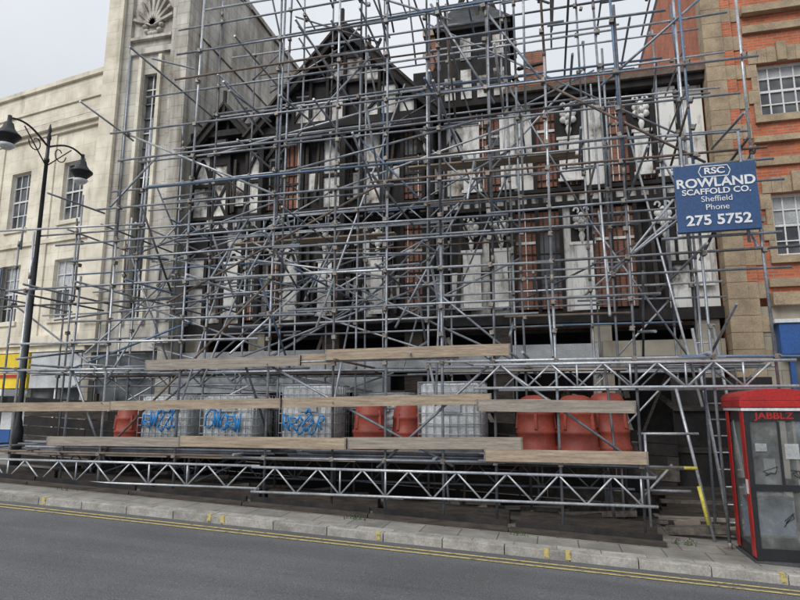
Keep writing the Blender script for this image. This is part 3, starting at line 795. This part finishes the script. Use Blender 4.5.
ex=MB()
ex.tube((2.45,11.1,gz(2.4)),(2.05,11.1,.3),.026,'steel2'); ex.tube((2.38,11.09,-1.9),(2.28,11.09,-1.3),.031,'yellow')
ex.tube((1.4,10.7,-.98),(2.2,10.72,-.98),.028,'yellow'); ex.tube((1.4,10.8,-1.35),(2.1,10.8,-1.35),r0,'steel')
ex.tube((1.35,10.7,-.45),(2.3,10.9,-.45),.022,'steel2'); ex.tube((1.45,10.7,-.45),(1.45,10.7,-1.9),.022,'steel2')
ex.build('protected_scaffold_standard')
ld=MB()
for s in (0,.38): ld.tube((2.9+s,12.0,-2.1),(2.75+s,12.8,1.5),.03,'steel2')
for i in range(12):
    t=i/12; ld.tube((2.9-.15*t,12.0+.8*t,-2+3.5*t),(3.28-.15*t,12.0+.8*t,-2+3.5*t),.015,'steel2',6)
ld.build('ladder')
wd=MB()
for cx,cy,nn in ((-3.3,10.1,25),(-9.2,10.1,12),(-.6,10.1,12),(1.9,10.6,20)):
    for i in range(nn):
        x=cx+random.gauss(0,.1); y=cy+random.gauss(0,.03); h=U(.03,.09); a=U(0,6.28); t=.009
        q=(x+math.cos(a)*h*.6,y+math.sin(a)*h*.4,gz(x)+h)
        wd.face([(x-t,y,gz(x)),(x+t,y,gz(x)),q],'leaf'); wd.face([q,(q[0]+.02,q[1],q[2]+.01),(q[0]+.015,q[1]+.015,q[2]-.015)],'leaf')
wd.build('weeds')

# ------------------------------------------------------------------ world, sun, camera
W=bpy.data.worlds.new('World'); S.world=W; W.use_nodes=True; nt=W.node_tree; bg=nt.nodes['Background']
sky=nt.nodes.new('ShaderNodeTexSky'); sky.sky_type='NISHITA'; sky.sun_disc=False
sky.sun_elevation=math.radians(40); sky.sun_rotation=math.radians(207)
tc=nt.nodes.new('ShaderNodeTexCoord'); sp=nt.nodes.new('ShaderNodeSeparateXYZ'); nt.links.new(tc.outputs['Generated'],sp.inputs[0])
mr=nt.nodes.new('ShaderNodeMapRange'); nt.links.new(sp.outputs[2],mr.inputs[0]); mr.inputs[1].default_value=0; mr.inputs[2].default_value=1; mr.inputs[3].default_value=7.6; mr.inputs[4].default_value=12.5
nz=nt.nodes.new('ShaderNodeTexNoise'); nz.inputs['Scale'].default_value=2.2; nz.inputs['Detail'].default_value=5; nt.links.new(tc.outputs['Generated'],nz.inputs['Vector'])
cr=nt.nodes.new('ShaderNodeValToRGB'); cr.color_ramp.elements[0].position=.3; cr.color_ramp.elements[0].color=(.72,.765,.83,1); cr.color_ramp.elements[1].position=.7; cr.color_ramp.elements[1].color=(.88,.905,.94,1)
nt.links.new(nz.outputs['Fac'],cr.inputs['Fac'])
vm=nt.nodes.new('ShaderNodeVectorMath'); vm.operation='SCALE'; nt.links.new(cr.outputs['Color'],vm.inputs[0]); nt.links.new(mr.outputs[0],vm.inputs['Scale'])
mx=nt.nodes.new('ShaderNodeMixRGB'); mx.inputs[0].default_value=.92; nt.links.new(sky.outputs[0],mx.inputs[1]); nt.links.new(vm.outputs[0],mx.inputs[2])
nt.links.new(mx.outputs[0],bg.inputs['Color']); bg.inputs['Strength'].default_value=.1
sd=bpy.data.lights.new('sun','SUN'); sd.energy=2.1; sd.angle=math.radians(30); sd.color=(1,.975,.94)
so=bpy.data.objects.new('sun',sd); S.collection.objects.link(so)
d=Vector((.40,.80,-.75)); so.rotation_euler=d.to_track_quat('-Z','Y').to_euler()
c=bpy.data.cameras.new('camera'); c.lens=27; c.sensor_width=36; c.clip_end=1500; co=bpy.data.objects.new('camera',c); S.collection.objects.link(co)
co.location=(0,0,0); co.rotation_euler=(math.radians(100),0,math.radians(14)); S.camera=co
